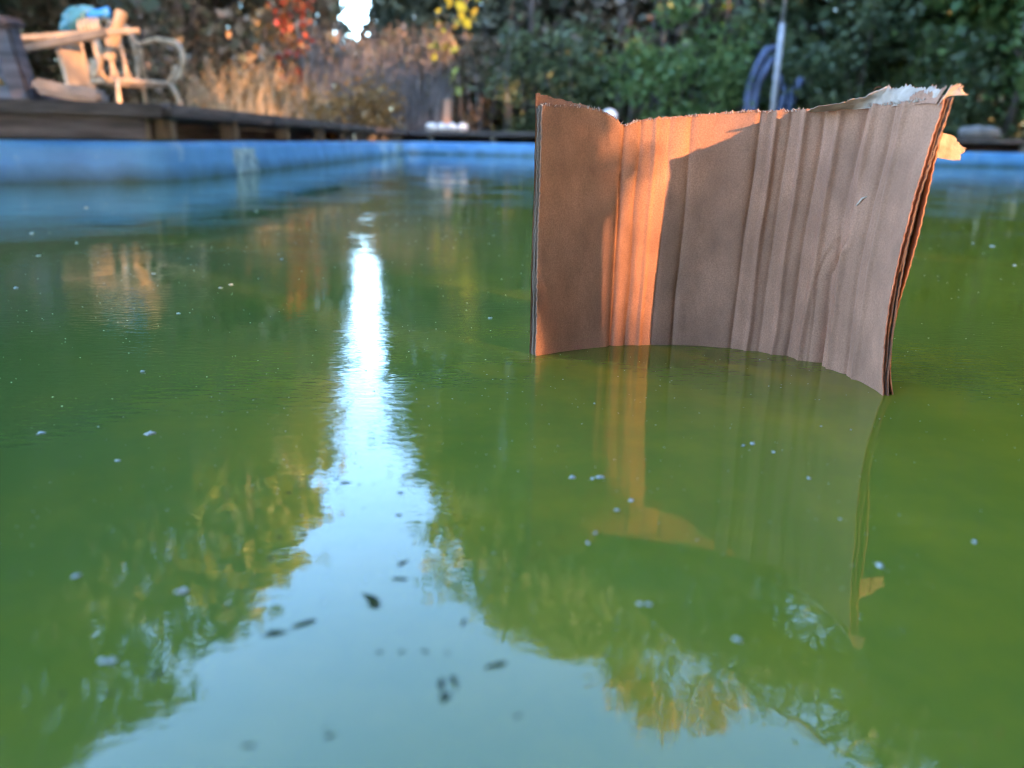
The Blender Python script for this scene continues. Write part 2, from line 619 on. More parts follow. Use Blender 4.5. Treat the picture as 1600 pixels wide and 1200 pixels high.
# folds: position along the sheet, half width, depth (+ towards the back), slant
FOLDS = [(.222, .010, .0030, .004), (.262, .008, .0016, .0), (.300, .008, -.0012, .004), (.335, .009, .0012, .004), (.385, .012, .0018, .006), (.54, .012, .0024, .012),
         (.575, .010, -.0020, .014), (.605, .010, .0018, .014), (.640, .011, -.0022, .016), (.675, .012, .0026, .018), (.715, .013, -.0024, .02),
         (.765, .014, .0046, .026), (.80, .012, -.0030, .02), (.850, .010, .0026, .02), (.885, .010, -.0012, .01)]
KINK = [(.752, -.05), (.750, .40), (.765, .47), (.797, .54), (.803, .85)]
def front_disp(u, v):
    d = 0
    for (c, w, a, s) in FOLDS:
        x = (u - c - s * (v - .5) - .006 * noise.noise(Vector((c * 40, v * 3, 1)))) / (w * .72)
        fade = .75 + .5 * noise.noise(Vector((c * 91, v * 2.2, 5)))
        d += 1.6 * a * fade * (math.exp(-abs(x) * 1.15) if a > 0 else math.exp(-x * x))
    # crease that kinks sideways half way up, with a ridge beside it
    if .70 < u < .88:
        best, sd_ = 9, 1
        for k in range(len(KINK) - 1):
            ax, ay = KINK[k][0] * 324, KINK[k][1] * 190
            bx, by = KINK[k + 1][0] * 324, KINK[k + 1][1] * 190
            px, py = u * 324 - ax, v * 190 - ay
            ex, ey = bx - ax, by - ay
            t = min(1, max(0, (px * ex + py * ey) / (ex * ex + ey * ey)))
            dx, dy = px - t * ex, py - t * ey
            dd = math.hypot(dx, dy)
            if dd < best:
                best, sd_ = dd, (1 if ex * dy - ey * dx < 0 else -1)
        end = min(1, max(0, (.80 - v) / .12))
        d += end * (.0042 * math.exp(-best / 2.4) - .0022 * math.exp(-((best * sd_ - 6) / 3.5) ** 2))
    d += .0012 * noise.noise(Vector((u * 7, v * 3, 2))) + .0004 * noise.noise(Vector((u * 34, v * 12, 8)))
    return d
def sheet(name, back, thick, m, top, disp, parent, u0=0, u1=1, nu=400, nv=80, rag=.0009, flute=0, edge=0, seed=0):
    """one paper layer: foot line swept up, ragged torn edges, real thickness"""
    V, F = [], []
    for side in (0, 1):
        for i in range(nu + 1):
            uu = u0 + (u1 - u0) * i / nu
            zt = top(uu) + rag * 1.2 * noise.noise(Vector((uu * 170, seed, 3))) + rag * noise.noise(Vector((uu * 60, seed, 9)))
            p_, nr = foot(uu)
            for j in range(nv + 1):
                v = j / nv
                z = -.012 + (zt + .012) * v
                u = uu
                ei = 0
                if i == 0: ei = -1
                if i == nu: ei = 1
                p = p_
                t = np.array((nr[1], -nr[0]))
                dd = disp(u, v) + back + side * thick
                if flute:
                    dd += flute * math.sin(uu * 323.65 * 2 * math.pi / 6.5)
                dd += edge * .6 * (u - .85) / .15 * math.sin(v * 9 + seed) if u > .85 else 0
                p = p + nr * dd + t * ei * (rag * 1.1 * noise.noise(Vector((v * 60, seed, 1))) + (rag * .9 * (math.sin(v * 190)) if ei else 0) * .5)
                # the right end leans outwards a little near its top
                lean = max(0, (u - .8) / .2) ** 2 * v ** 2
                p = p + np.array((.003, -.002)) * lean
                p = p - np.array((.0085, -.002)) * max(0, (u - .68) / .32) ** 1.5 * math.sin(math.pi * v ** .8) ** 1.2
                V.append((p[0], p[1], z))
    N = (nu + 1) * (nv + 1)
    for i in range(nu):
        for j in range(nv):
            a = i * (nv + 1) + j
            F.append((a, a + nv + 1, a + nv + 2, a + 1))
            F.append((N + a, N + a + 1, N + a + nv + 2, N + a + nv + 1))
    for i in range(nu):
        for j in (0, nv):
            a = i * (nv + 1) + j
            F.append((a, a + nv + 1, N + a + nv + 1, N + a))
    for j in range(nv):
        for i in (0, nu):
            a = i * (nv + 1) + j
            F.append((a, a + 1, N + a + 1, N + a))
    return link(name, pydata(name, V, F, True), m, parent)

card = empty('cardboard_sheet', (.15, .615, 0), 'bent brown corrugated cardboard piece standing upright in the green ice', 'cardboard')
ftop = lambda u: float(np.interp(u, TU, TZ))
sheet('front_sheet', 0, .0007, 'card', ftop, front_disp, card)
low = front_disp
sheet('fluted_core', .0024, .0006, 'card_in', lambda u: ftop(u) - .0022 + .002 * noise.noise(Vector((u * 50, 4, 4))), low, card, .004, .993, 400, 24, .0012, .0011, seed=3)
sheet('middle_sheet', .0040, .0009, 'card_in', lambda u: ftop(u) - .001 + .0025 * noise.noise(Vector((u * 23, 1, 4))), low, card, -.001, .997, 220, 60, .0012, 0, .0016, seed=5)
sheet('fluted_core', .0060, .0006, 'card_in', lambda u: ftop(u) - .003 + .003 * noise.noise(Vector((u * 40, 8, 4))), low, card, .004, .975, 400, 24, .0012, .0011, seed=7)
def btop(u):
    z = ftop(u) - .002 + .003 * noise.noise(Vector((u * 19, 5, 4)))
    if u < .14:
        z = max(z, .1935 - max(0, u - .015) * .055)
    return z
sheet('back_sheet', .0080, .0008, 'card', btop, lambda u, v: front_disp(u, v) + .0006 * math.sin(v * 7 + u * 9), card, -.006, .985, 220, 60, .0012, 0, .0030, seed=9)

def crumple(name, path, width, m, seed, thick=.0007, n=40, k=14, amp=.0025):
    """torn paper flap: a strip along path (list of (base, tip) world points), crumpled, with fibrous edge"""
    V, F = [], []
    pts = [(Vector(a), Vector(b)) for a, b in path]
    for side in (0, 1):
        for i in range(n + 1):
            x = i / n * (len(pts) - 1)
            q = int(min(x, len(pts) - 2))
            t = x - q
            t = t * t * (3 - 2 * t)
            a = pts[q][0].lerp(pts[q + 1][0], t)
            b = pts[q][1].lerp(pts[q + 1][1], t)
            for j in range(k + 1):
                v = j / k
                p = a.lerp(b, v)
                fray = .0034 * (noise.noise(Vector((i * 1.9, seed, 2))) + .7 * noise.noise(Vector((i * .55, seed, 7)))) * v ** 3
                p = p + (b - a).normalized() * fray
                w = min(1, v * 2)
                off = Vector((noise.noise(p * 90 + Vector((seed, 0, 0))), noise.noise(p * 90 + Vector((0, seed, 5))), noise.noise(p * 90 + Vector((3, 0, seed))))) * amp * w
                off += Vector((noise.noise(p * 260 + Vector((seed, 0, 0))), noise.noise(p * 260 + Vector((0, seed, 5))), 0)) * amp * .4 * w
                p = p + off
                V.append(tuple(p + Vector((0, 1, .3)) * thick * side))
    N = (n + 1) * (k + 1)
    for i in range(n):
        for j in range(k):
            a = i * (k + 1) + j
            F.append((a, a + k + 1, a + k + 2, a + 1))
            F.append((N + a, N + a + 1, N + a + k + 2, N + a + k + 1))
    for i in range(n):
        for j in (0, k):
            a = i * (k + 1) + j
            F.append((a, a + k + 1, N + a + k + 1, N + a))
    for j in range(k):
        for i in (0, n):
            a = i * (k + 1) + j
            F.append((a, a + 1, N + a + 1, N + a))
    return link(name, pydata(name, V, F, True), m, card)

def along(u, back, z):
    p, nr = foot(u)
    q = p + nr * back
    return (q[0], q[1], z)
# pale torn paper folded back along the right half of the top
crumple('torn_flap', [(along(.64, .001, .184), (.2117, .5735, .1866)), (along(.74, .001, .1855), (.2286, .564, .1902)), (along(.80, .001, .1862), (.2475, .5505, .1995)),
                      (along(.86, .001, .1868), (.2545, .541, .1985)), (along(.92, .001, .187), (.2580, .526, .1970)), (along(.96, .001, .187), (.2585, .511, .1975)), (along(.995, .001, .187), (.2575, .497, .1935))], 0, 'paper_torn', 2.0, n=110)
crumple('torn_flap', [(along(.87, .0, .186), along(.86, .003, .1900)), (along(.92, .0, .1865), along(.91, .003, .1935)), (along(.96, .0, .187), along(.955, .002, .1942)), (along(.998, .0, .186), (.2575, .494, .1945))], 0, 'card', 6.0, n=50, amp=.0014)
crumple('torn_curl', [((.2545, .4945, .185), (.2580, .490, .1962)), ((.2555, .494, .188), (.2635, .489, .1962)), ((.2570, .4935, .1905), (.2680, .489, .1912))], 0, 'paper_torn', 9.0, n=24, k=10, amp=.001)
# stiff flap poking out behind the right end
crumple('torn_flap', [((.2575, .512, .177), (.2660, .5135, .1715)), ((.2575, .513, .170), (.2800, .516, .1670)), ((.2575, .514, .162), (.2885, .517, .1600)), ((.2575, .515, .156), (.2850, .518, .1535))], 0, 'paper_torn', 12.0, n=36, k=20, amp=.0016)
# fibre rim left along the torn top
V, F = [], []
for i in range(230):
    u = random.uniform(.0, .95)
    b = Vector(along(u, random.uniform(-.0003, .0007), ftop(u) - .0012))
    ln = random.uniform(.0012, .0034)
    d = Vector((random.gauss(0, .5), random.gauss(0, .5), 1)).normalized()
    e = b + d * ln + Vector((random.gauss(0, .0006), random.gauss(0, .0006), 0))
    tube_into(V, F, [b, b.lerp(e, .5) + Vector((random.gauss(0, .0003), 0, 0)), e], [.00045, .0003, .0001], 4)
tag(link('torn_fibres', pydata('torn_fibres', V, F), 'paper_torn', card), kind='stuff')
# one loose hair of fibre at the top
hp = [Vector(along(.80, .004, .1965)) + Vector((.0012 * math.cos(a) * 3, 0, .0028 * math.sin(a) + .0005)) for a in np.linspace(math.pi * 1.1, -.3, 12)]
tube('loose_fibre', hp, .00013, 'card_in', card, 4)
# small scuff on the face
p, nr = foot(.815)
V, F = [], []
scp = [Vector((*(foot(.835 - .010 * k)[0] - foot(.83)[1] * (.0012 + .001 * math.sin(k * 1.2)) + foot(.83)[1] * front_disp(.835 - .01 * k, .66)), .128 - .0025 * k + .001 * math.sin(k * 2))) for k in range(4)]
tube_into(V, F, scp, [.0004, .0009, .0008, .0003], 5)
link('scuff_curl', pydata('scuff_curl', V, F, True), 'paper_torn', card)

# ------------------------------------------------------------------ foliage machinery
# the opening of sky between the crowns as seen from the pool: elevation, left and right azimuth
GAP = np.array([(7.5, -11.3, -10.7), (8.0, -11.8, -10.2), (8.8, -12.0, -9.9), (10.4, -12.3, -9.7), (17.4, -13.3, -9.2), (22.0, -13.9, -8.8), (24.4, -14.8, -6.6), (25.7, -16.2, -5.6),
                (28.8, -17.5, -7.2), (30.0, -18.5, -8.3), (32.2, -19.7, -8.4), (33.4, -20.8, -7.4), (34.7, -25.8, -1.8), (35.8, -27.3, 1.6), (37.2, -27.2, 3.3),
                (37.9, -32.1, 11.8), (38.6, -36.0, 20.6), (39.6, -39.4, 24.0), (41.5, -48.2, 26.5), (47, -70, 27), (48.5, -1, 0), (50, 200, 200), (90, 200, 200)])
# shafts of sun between the trees behind the pool: centre, radius, share of leaves missing
SHAFTS = [((.085, .61, .095), .155, .97), ((-2.65, 5.1, .75), .75, .97), ((-2.2, 3.6, .55), .45, .8),
          ((-2.9, 9.8, .6), 1.3, .85), ((-2.8, 9.8, 1.45), .75, .97), ((-.9, 11.3, 1.8), .6, .97), ((-2.0, 11.5, 1.6), .5, .7),
          ((1.4, 11.5, 1.5), .35, .9), ((2.6, 12, 1.9), .4, .9), ((5.0, 11, 1.9), .35, .9), ((.5, 11, .9), .3, .9)]

def leaf_filter(P, gap=True):
    keep = np.ones(len(P), bool)
    if gap:
        D = np.hypot(P[:, 0], P[:, 1])
        el = np.degrees(np.arctan2(P[:, 2] + .16, D))
        az = np.degrees(np.arctan2(P[:, 0], P[:, 1]))
        j = rng.normal(0, .5, len(P)) * np.clip(el / 15, .4, 1.6)
        l = np.interp(el, GAP[:, 0], GAP[:, 1])
        r = np.interp(el, GAP[:, 0], GAP[:, 2])
        # ragged edge, the same for neighbouring leaves
        wob = 1.3 * np.sin(el * 1.7 + 1) + .9 * np.sin(el * 4.1) + .6 * np.sin(el * 9.3 + 2)
        wob *= np.clip((el - 12) / 14, 0, 1)
        ingap = (el > 7.5) & (az > l + wob + j) & (az < r + .8 * np.roll(wob, 0) + j) & (np.abs(az) < 90)
        keep &= ~ingap
    S = np.array(SUN)
    for c, r, pr in SHAFTS:
        v = P - np.array(c)
        t = v @ S
        d = np.linalg.norm(v - t[:, None] * S, axis=1)
        keep &= ~((t > 2.2) & (d < r) & (rng.random(len(P)) < pr))
    return keep

def leaves_mesh(name, P, size, droop=0.0):
    """one folded six-cornered blade (4 triangles) for every point"""
    n = len(P)
    d = rng.normal(size=(n, 3))
    d[:, 2] -= droop
    d /= np.linalg.norm(d, axis=1)[:, None]
    q = rng.normal(size=(n, 3))
    w = np.cross(d, q)
    w /= np.linalg.norm(w, axis=1)[:, None]
    nn = np.cross(d, w)
    s = size * rng.uniform(.6, 1.35, n)[:, None]
    a = P - d * s * .5
    b = P + d * s * .5
    m = P + d * s * .02 + nn * s * .06
    l = m + w * s * .33 - nn * s * .14
    r = m - w * s * .33 - nn * s * .14
    V = np.stack([a, l, b, r, ], 1).reshape(-1, 3)
    idx = np.arange(n)[:, None] * 4
    T = np.concatenate([idx + np.array([0, 1, 2]), idx + np.array([0, 2, 3])], 1).reshape(-1)
    me = bpy.data.meshes.new(name)
    me.vertices.add(len(V))
    me.vertices.foreach_set('co', V.astype(np.float32).ravel())
    me.loops.add(len(T))
    me.loops.foreach_set('vertex_index', T.astype(np.int32))
    np_ = len(T) // 3
    me.polygons.add(np_)
    me.polygons.foreach_set('loop_start', np.arange(np_, dtype=np.int32) * 3)
    me.polygons.foreach_set('loop_total', np.full(np_, 3, np.int32))
    me.update()
    me.validate()
    return me

def clumps(centre, rad, n_clump, per, spread, shell=.45, squash=1):
    """leaf points in clumps spread through an ellipsoid"""
    c = rng.normal(size=(n_clump, 3))
    c /= np.linalg.norm(c, axis=1)[:, None]
    rr = shell + (1 - shell) * rng.random(n_clump) ** .6
    c = np.array(centre) + c * rr[:, None] * np.array(rad)
    sp = spread * rng.uniform(.6, 1.4, n_clump)
    P = np.repeat(c, per, 0) + rng.normal(size=(n_clump * per, 3)) * np.repeat(sp, per)[:, None] * np.array((1, 1, .7 * squash))
    return P, c

def make_tree(name, label, base, trunk_r, h, crowns, leaf, size, group=None, bark='bark', gap=True, lean=(0, 0), cat='tree', extra=None, zmin=.15):
    """tapered trunk, limbs reaching the clumps, crown of leaves"""
    root = empty(name, (base[0], base[1], .1), label, cat, group)
    bx, by = base
    pts, rad = [], []
    for i in range(9):
        t = i / 8
        pts.append((bx + lean[0] * t + .12 * h / 8 * noise.noise(Vector((t * 3, bx, by))), by + lean[1] * t + .12 * h / 8 * noise.noise(Vector((t * 3, by, bx + 5))), .02 + h * t))
        rad.append(trunk_r * (1.35 - .35 * min(1, t * 6)) * (1 - .78 * t))
    V, F = [], []
    tube_into(V, F, pts, rad, 10)
    allP = []
    sets = {}
    for cr in crowns:
        c, r, nc, per, sp = cr[:5]
        lf = cr[5] if len(cr) > 5 else leaf
        P, cc = clumps(c, r, nc, per, sp)
        sets.setdefault(lf, []).append(P)
        k = min(10, len(cc))
        kk = leaf_filter(cc, gap)
        for q in cc[kk][:k]:
            t0 = min(.92, max(.18, (q[2] - .25 * h) / h * .8))
            i0 = int(t0 * 8)
            s = Vector(pts[i0])
            e = Vector(q)
            mid = s.lerp(e, .5) + Vector((random.gauss(0, .2), random.gauss(0, .2), random.uniform(0, .35)))
            r0 = min(rad[i0] * .6, .035 * (1 + (e - s).length * .35))
            if not gap or leaf_filter(np.array([tuple(mid)]), True)[0]:
                tube_into(V, F, [s, s.lerp(mid, .5), mid, mid.lerp(e, .55), e], [r0, r0 * .8, r0 * .6, r0 * .4, r0 * .15], 5)
    if extra:
        for pp, rr_ in extra:
            tube_into(V, F, pp, rr_, 7)
    link('trunk', pydata('trunk', V, F, True), bark, root)
    for lf, ps in sets.items():
        P = np.concatenate(ps)
        P = P[P[:, 2] > zmin]
        P = P[leaf_filter(P, gap)]
        link('crown', leaves_mesh('crown', P, size), 'leaf_' + lf, root)
    return root

def at(az, el, D):
    a = R(az)
    return (D * math.sin(a), D * math.cos(a), D * math.tan(R(el)) - .16)

# ------------------------------------------------------------------ trees in view beyond the decks
G = 'trees round the pool'
make_tree('shade_tree', 'dark broad tree with thick trunk at the left edge behind the junk', (-5.6, 7.2), .22, 7.5,
          [((-5.6, 7.4, 5.2), (2.6, 2.2, 3.0), 90, 170, .40), ((-5.4, 7.3, 2.2), (2.0, 1.3, 1.6), 40, 120, .34), ((-6.6, 5.0, 4.2), (1.9, 2.2, 3.6), 90, 150, .4), ((-9.0, 9.5, 4.2), (2.2, 2.6, 4.0), 80, 150, .45)], 'dark', .17, G)
make_tree('autumn_tree', 'brownish green autumn tree left of the bright sky gap', (-5.0, 12.4), .16, 8.6,
          [((-5.3, 12.6, 5.8), (2.2, 1.8, 2.7), 75, 160, .40, 'yellow'), ((-4.8, 12.6, 2.2), (2.2, 1.3, 2.0), 55, 130, .36, 'brown'), ((-7.2, 11.5, 4.2), (2.0, 2.0, 4.0), 90, 150, .42, 'mid'), ((-5.0, 14.5, 3.5), (3.0, 1.2, 3.6), 80, 150, .45, 'dark')], 'yellow', .17, G)
make_tree('yellowing_tree', 'yellow green tree just right of the bright sky gap', (-.4, 14.2), .15, 8.8,
          [((-.2, 14.2, 5.8), (1.9, 1.6, 2.6), 70, 140, .38, 'yellow'), ((-.3, 13.9, 2.2), (2.0, 1.2, 1.9), 55, 130, .36, 'dark'), ((.7, 14.2, 8.6), (1.7, 1.4, 2.5), 80, 140, .36, 'mid')], 'yellow', .17, G)
make_tree('tall_tree', 'tall dark tree with orange lit top behind the cardboard', (2.6, 13.8), .20, 11.5,
          [((2.6, 13.8, 6.6), (2.3, 1.6, 4.2), 130, 150, .4, 'mid'), ((1.5, 15.5, 2.6), (3.4, 1.0, 2.8), 50, 120, .45, 'dark'), ((2.3, 13.4, 2.2), (2.2, 1.2, 2.0), 60, 130, .36, 'brown')], 'mid', .17, G)
P0 = at(12.2, 39.4, 13.6)
make_tree('dense_evergreen', 'dense dark evergreen tree behind the grey pole', (5.2, 12.6), .2, 8.5,
          [((5.2, 12.6, 6.2), (2.3, 1.8, 4.2), 130, 150, .4, 'dark'), ((5.0, 12.2, 2.1), (2.3, 1.3, 1.9), 65, 140, .36, 'mid')], 'dark', .17, G)
lb0, lb1 = at(13, 34.0, 9.6), at(27, 39.0, 9.2)
make_tree('spreading_tree', 'spreading green tree behind the far right corner of the deck', (7.8, 11.0), .2, 9.0,
          [((7.6, 10.8, 6.2), (2.5, 2.0, 4.2), 130, 150, .42, 'mid'), ((7.2, 10.6, 2.1), (2.0, 1.3, 1.9), 60, 140, .36, 'light')], 'mid', .17, G,
          extra=[([(7.7, 10.9, 6.2), (6.0, 9.6, 7.2), lb1, lb0], [.10, .08, .06, .03])])
make_tree('ivy_tree', 'light green ivy covered tree at the right edge of the picture', (6.25, 9.35), .13, 5.5,
          [((6.1, 9.1, 1.9), (.55, .45, 1.7), 60, 70, .15, 'light'), ((6.3, 9.4, 4.2), (1.1, 1.0, 1.5), 40, 90, .3, 'mid')], 'light', .10, G)
make_tree('side_tree', 'green tree at the right side mirrored in the near ice', (8.6, 6.6), .2, 9.0,
          [((8.0, 6.6, 5.8), (2.1, 2.3, 4.0), 130, 130, .42, 'mid'), ((8.3, 7.0, 1.8), (1.2, 1.8, 1.6), 40, 120, .34, 'dark'), ((5.6, 6.2, 5.2), (1.6, 1.6, 1.5), 46, 120, .36, 'yellow')], 'mid', .16, G)
# the orange top of the tall tree is a crown of its own
top_root = [o for o in C.objects if o.name.startswith('tall_tree')][0]
P = np.concatenate([clumps(at(10.6, 38.6, 13.6), (.55, .4, .7), 10, 60, .26)[0], clumps(at(13.2, 39.6, 13.6), (.6, .4, .6), 8, 60, .24)[0], clumps(at(18.6, 38.4, 13.6), (.7, .4, .5), 8, 50, .24)[0]])
P = P[leaf_filter(P, False)]
tag(link('crown', leaves_mesh('crown', P, .15), 'leaf_orange', top_root), 'orange sunlit leaves at the very top')

# darker wood further back, and a low hedge closing it below
for k, (az, D, lb) in enumerate([(-47, 15, 'far dark tree behind the left shade tree'), (-35, 18, 'far dark tree at the left behind the iron chair'), (-22, 19, 'far dark tree behind the brown autumn tree'), (-3.5, 19, 'far dark tree behind the yellowing tree'),
                                 (9, 19, 'far dark tree behind the cardboard'), (18, 18.5, 'far dark tree behind the grey pole'), (29, 17, 'far dark tree behind the right deck'), (39, 14, 'far dark tree at the right edge behind the ivy')]):
    x, y, _ = at(az, 0, D)
    make_tree('background_tree', lb, (x, y), .2, 8, [((x, y, 5.0), (3.0, 1.6, 5.0), 110, 100, .5)], 'dark', .30, 'far trees round the pool')
P = np.stack([rng.uniform(-11, 11, 17000), rng.uniform(15.4, 16.4, 17000), .1 + 1.95 * rng.random(17000) ** .9], 1)
P[:, 2] += .12 * np.sin(P[:, 0] * 2.3)
hd = empty('hedge', (0, 16, .1), 'low dark hedge closing the thicket behind the far deck', 'hedge')
link('foliage', leaves_mesh('foliage', P, .19), 'leaf_dark', hd)
V, F = [], []
for k in range(40):
    x = -10.8 + .54 * k
    tube_into(V, F, [(x, 15.9, .05), (x + .05, 15.9, .8), (x - .05, 15.9, 1.6)], [.03, .02, .008], 5)
link('stem', pydata('stem', V, F, True), 'bark', hd)

# trees behind the photographer that shade the pool
T_AX = Vector((.69, .72, 0))
for i, tt in enumerate([-3.5, -.4, 2.6, 5.8, 9.0, 12.4, 15.6]):
    b = SUN_H * (8.6 + .5 * math.sin(i * 2.1)) + T_AX * tt
    hh = 9.6 + .5 * math.sin(i * 1.3)
    make_tree('screen_tree', 'tall leafy tree in the row shading the pool from the sun', (b.x, b.y), .2, hh * .9,
              [((b.x, b.y, hh * .68), (2.0, 2.0, hh * .34), 95, 120, .42), ((b.x, b.y, hh * .25), (1.9, 1.9, hh * .26), 75, 120, .42)], 'mid', .20, 'row of trees behind the photographer', gap=False)

for i, (x, y) in enumerate([(-2.6, -5.6), (.2, -5.0), (2.6, -5.2)]):  # unseen trees added to keep sky light off the cardboard's face
    make_tree('screen_tree', 'tall leafy tree in the row shading the pool from the sun', (x, y), .2, 8,
              [((x, y, 6.2), (2.0, 1.8, 3.2), 90, 110, .42), ((x, y, 2.4), (1.9, 1.7, 2.4), 70, 110, .42)], 'dark', .20, 'row of trees behind the photographer', gap=False)
# unseen canopy added above and behind the photographer to cut sky light
for i, (bx, by, cr) in enumerate([(-5.2, .3, [((-2.8, 1.2, 6.6), (2.6, 2.2, 1.0)), ((-1.2, -1.8, 7.0), (2.4, 2.0, 1.0)), ((-.6, -2.6, 5.2), (2.0, 1.3, 1.2))]), (8.2, 1.0, [((4.4, 1.6, 6.8), (2.6, 2.4, 1.0)), ((1.6, .2, 7.4), (2.6, 2.0, 1.0)), ((1.8, -2.4, 5.2), (1.8, 1.2, 1.2))])]):
    make_tree('canopy_tree', 'tree whose branches close over the near end of the pool', (bx, by), .22, 7.5, [(c_, r_, 80, 60, .45) for c_, r_ in cr], 'mid', .30, 'row of trees behind the photographer', gap=True)
# unseen far trees added to thin the low sun
for i, tt in enumerate([.2, 3.6, 7.0, 10.4]):
    b = SUN_H * (22 + i % 2) + T_AX * tt
    P = np.array((b.x, b.y, 6.2)) + np.clip(rng.normal(size=(25000, 3)) * .55, -1, 1) * np.array((3.4, 3.4, 4.2))
    root = empty('thin_tree', (b.x, b.y, .1), 'thinly leaved tree far behind the photographer', 'tree', 'far trees towards the sun')
    tube('trunk', [(b.x, b.y, .05), (b.x + .1, b.y, 3), (b.x, b.y + .1, 7)], [.2, .15, .05], 'bark', root)
    link('crown', leaves_mesh('crown', P, .09), 'leaf_brown', root)
# unseen shrub added, its leaves placed to dapple the left side of the cardboard
dap = empty('shrub', (2.3, -1.5, .1), 'leafy shrub at the near pool edge behind the photographer', 'shrub', 'plants behind the decks')
P = []
for (x, y, z, n_, sp) in ((.045, .595, .165, 60, .018), (.045, .595, .125, 64, .018), (.038, .591, .085, 44, .016), (.068, .605, .11, 26, .009), (.086, .616, .14, 7, .003), (.108, .621, .15, 2, .003), (.022, .585, .06, 12, .007)):
    for k in range(n_):
        P.append(Vector((x, y, z)) + SUN * random.uniform(2.2, 2.9) + Vector((random.gauss(0, sp), random.gauss(0, sp), random.gauss(0, sp * 1.6))))
P = np.array([tuple(p) for p in P])
V, F = [], []
for q in P[::3]:
    tube_into(V, F, [(2.3, -1.5, .08), (2.2, -1.4, .5), tuple(q)], [.012, .008, .001], 5)
link('stem', pydata('stem', V, F, True), 'bark', dap)
link('foliage', leaves_mesh('foliage', P, .030), 'leaf_mid', dap)
P = clumps((2.35, -1.6, .42), (.35, .3, .22), 14, 40, .07)[0]
link('foliage', leaves_mesh('foliage', P, .04), 'leaf_mid', dap)

# ------------------------------------------------------------------ shrubs and other plants beyond the decks
def shrub(label, c, r, leaf, n=40, per=90, size=.09, cat='shrub', name='shrub'):
    root = empty(name, (c[0], c[1], .1), label, cat, 'plants behind the decks')
    P, cc = clumps((c[0], c[1], c[2]), r, n, per, .16, .25)
    V, F = [], []
    for q in cc[:12]:
        e = Vector(q)
        s = Vector((c[0] + random.gauss(0, .08), c[1] + random.gauss(0, .08), .08))
        tube_into(V, F, [s, s.lerp(e, .5) + Vector((0, 0, .1)), e], [.018, .012, .004], 5)
    link('stem', pydata('stem', V, F, True), 'bark', root)
    P = P[(P[:, 2] > .1)]
    P = P[leaf_filter(P)]
    link('foliage', leaves_mesh('foliage', P, size), 'leaf_' + leaf, root)
    return root
shrub('dusky shrub behind the wrought iron chair', (-4.1, 7.6, .7), (.9, .7, .9), 'brown')
shrub('low orange brown shrub glowing beside the left deck', (-2.75, 9.3, .45), (.6, .9, .45), 'orange', 36, 70, .08)
shrub('small yellow orange shrub at the end of the left deck', (-2.0, 10.9, .45), (.35, .4, .4), 'orange', 20, 60, .07)
shrub('grey green shrub right of the sky gap', (-1.0, 12.3, .8), (.8, .6, 1.0), 'brown')
shrub('dark green shrub left of the cardboard', (.6, 11.8, .8), (1.0, .6, 1.0), 'mid', 50)
shrub('dark green shrub hidden mostly by the cardboard', (2.4, 11.2, .9), (1.1, .6, 1.1), 'light', 40)
shrub('shadowy shrub between the blue tubes and the torn flap', (4.4, 10.8, .9), (1.1, .6, 1.1), 'mid', 40)
shrub('shadowy shrub over the grey rock at right', (5.6, 10.2, .8), (.7, .6, .9), 'mid', 32)

def leafy_strand(name, label, pts, leaf, per, spread, size, cat):
    root = empty(name, (pts[0][0], pts[0][1], .1), label, cat, 'plants behind the decks')
    tube('stem', pts, [.03 - .022 * i / (len(pts) - 1) for i in range(len(pts))], 'bark', root, 6)
    P = np.concatenate([np.array(p) + rng.normal(size=(per, 3)) * spread for p in pts[1:]])
    P = P[leaf_filter(P)]
    link('leaves', leaves_mesh('leaves', P, size, .5), 'leaf_' + leaf, root)
leafy_strand('creeper', 'red leaved creeper left of the bright sky gap', [(-2.75, 9.8, .08), (-2.70, 9.8, .85), (-2.60, 9.8, 1.15), (-2.72, 9.8, 1.4), (-2.62, 9.8, 1.65), (-2.8, 9.8, 1.9)], 'red', 34, .12, .10, 'creeper')
leafy_strand('creeper', 'yellow orange creeper beside the red one', [(-3.1, 9.9, .08), (-3.1, 9.9, .7), (-2.95, 9.9, 1.1), (-3.0, 9.9, 1.4)], 'orange', 36, .16, .10, 'creeper')
leafy_strand('sapling', 'sapling with bright yellow green leaves right of the sky gap', [(-.75, 11.2, .08), (-.8, 11.2, 1.0), (-1.0, 11.2, 1.45), (-.8, 11.2, 1.75), (-.62, 11.2, 2.05)], 'lime', 12, .11, .15, 'sapling')
leafy_strand('sapling', 'thin sapling with yellow leaves above the cardboard', [(2.9, 11.6, .08), (2.85, 11.6, 1.4), (2.88, 11.6, 1.9), (2.85, 11.6, 2.3)], 'lime', 10, .10, .13, 'sapling')

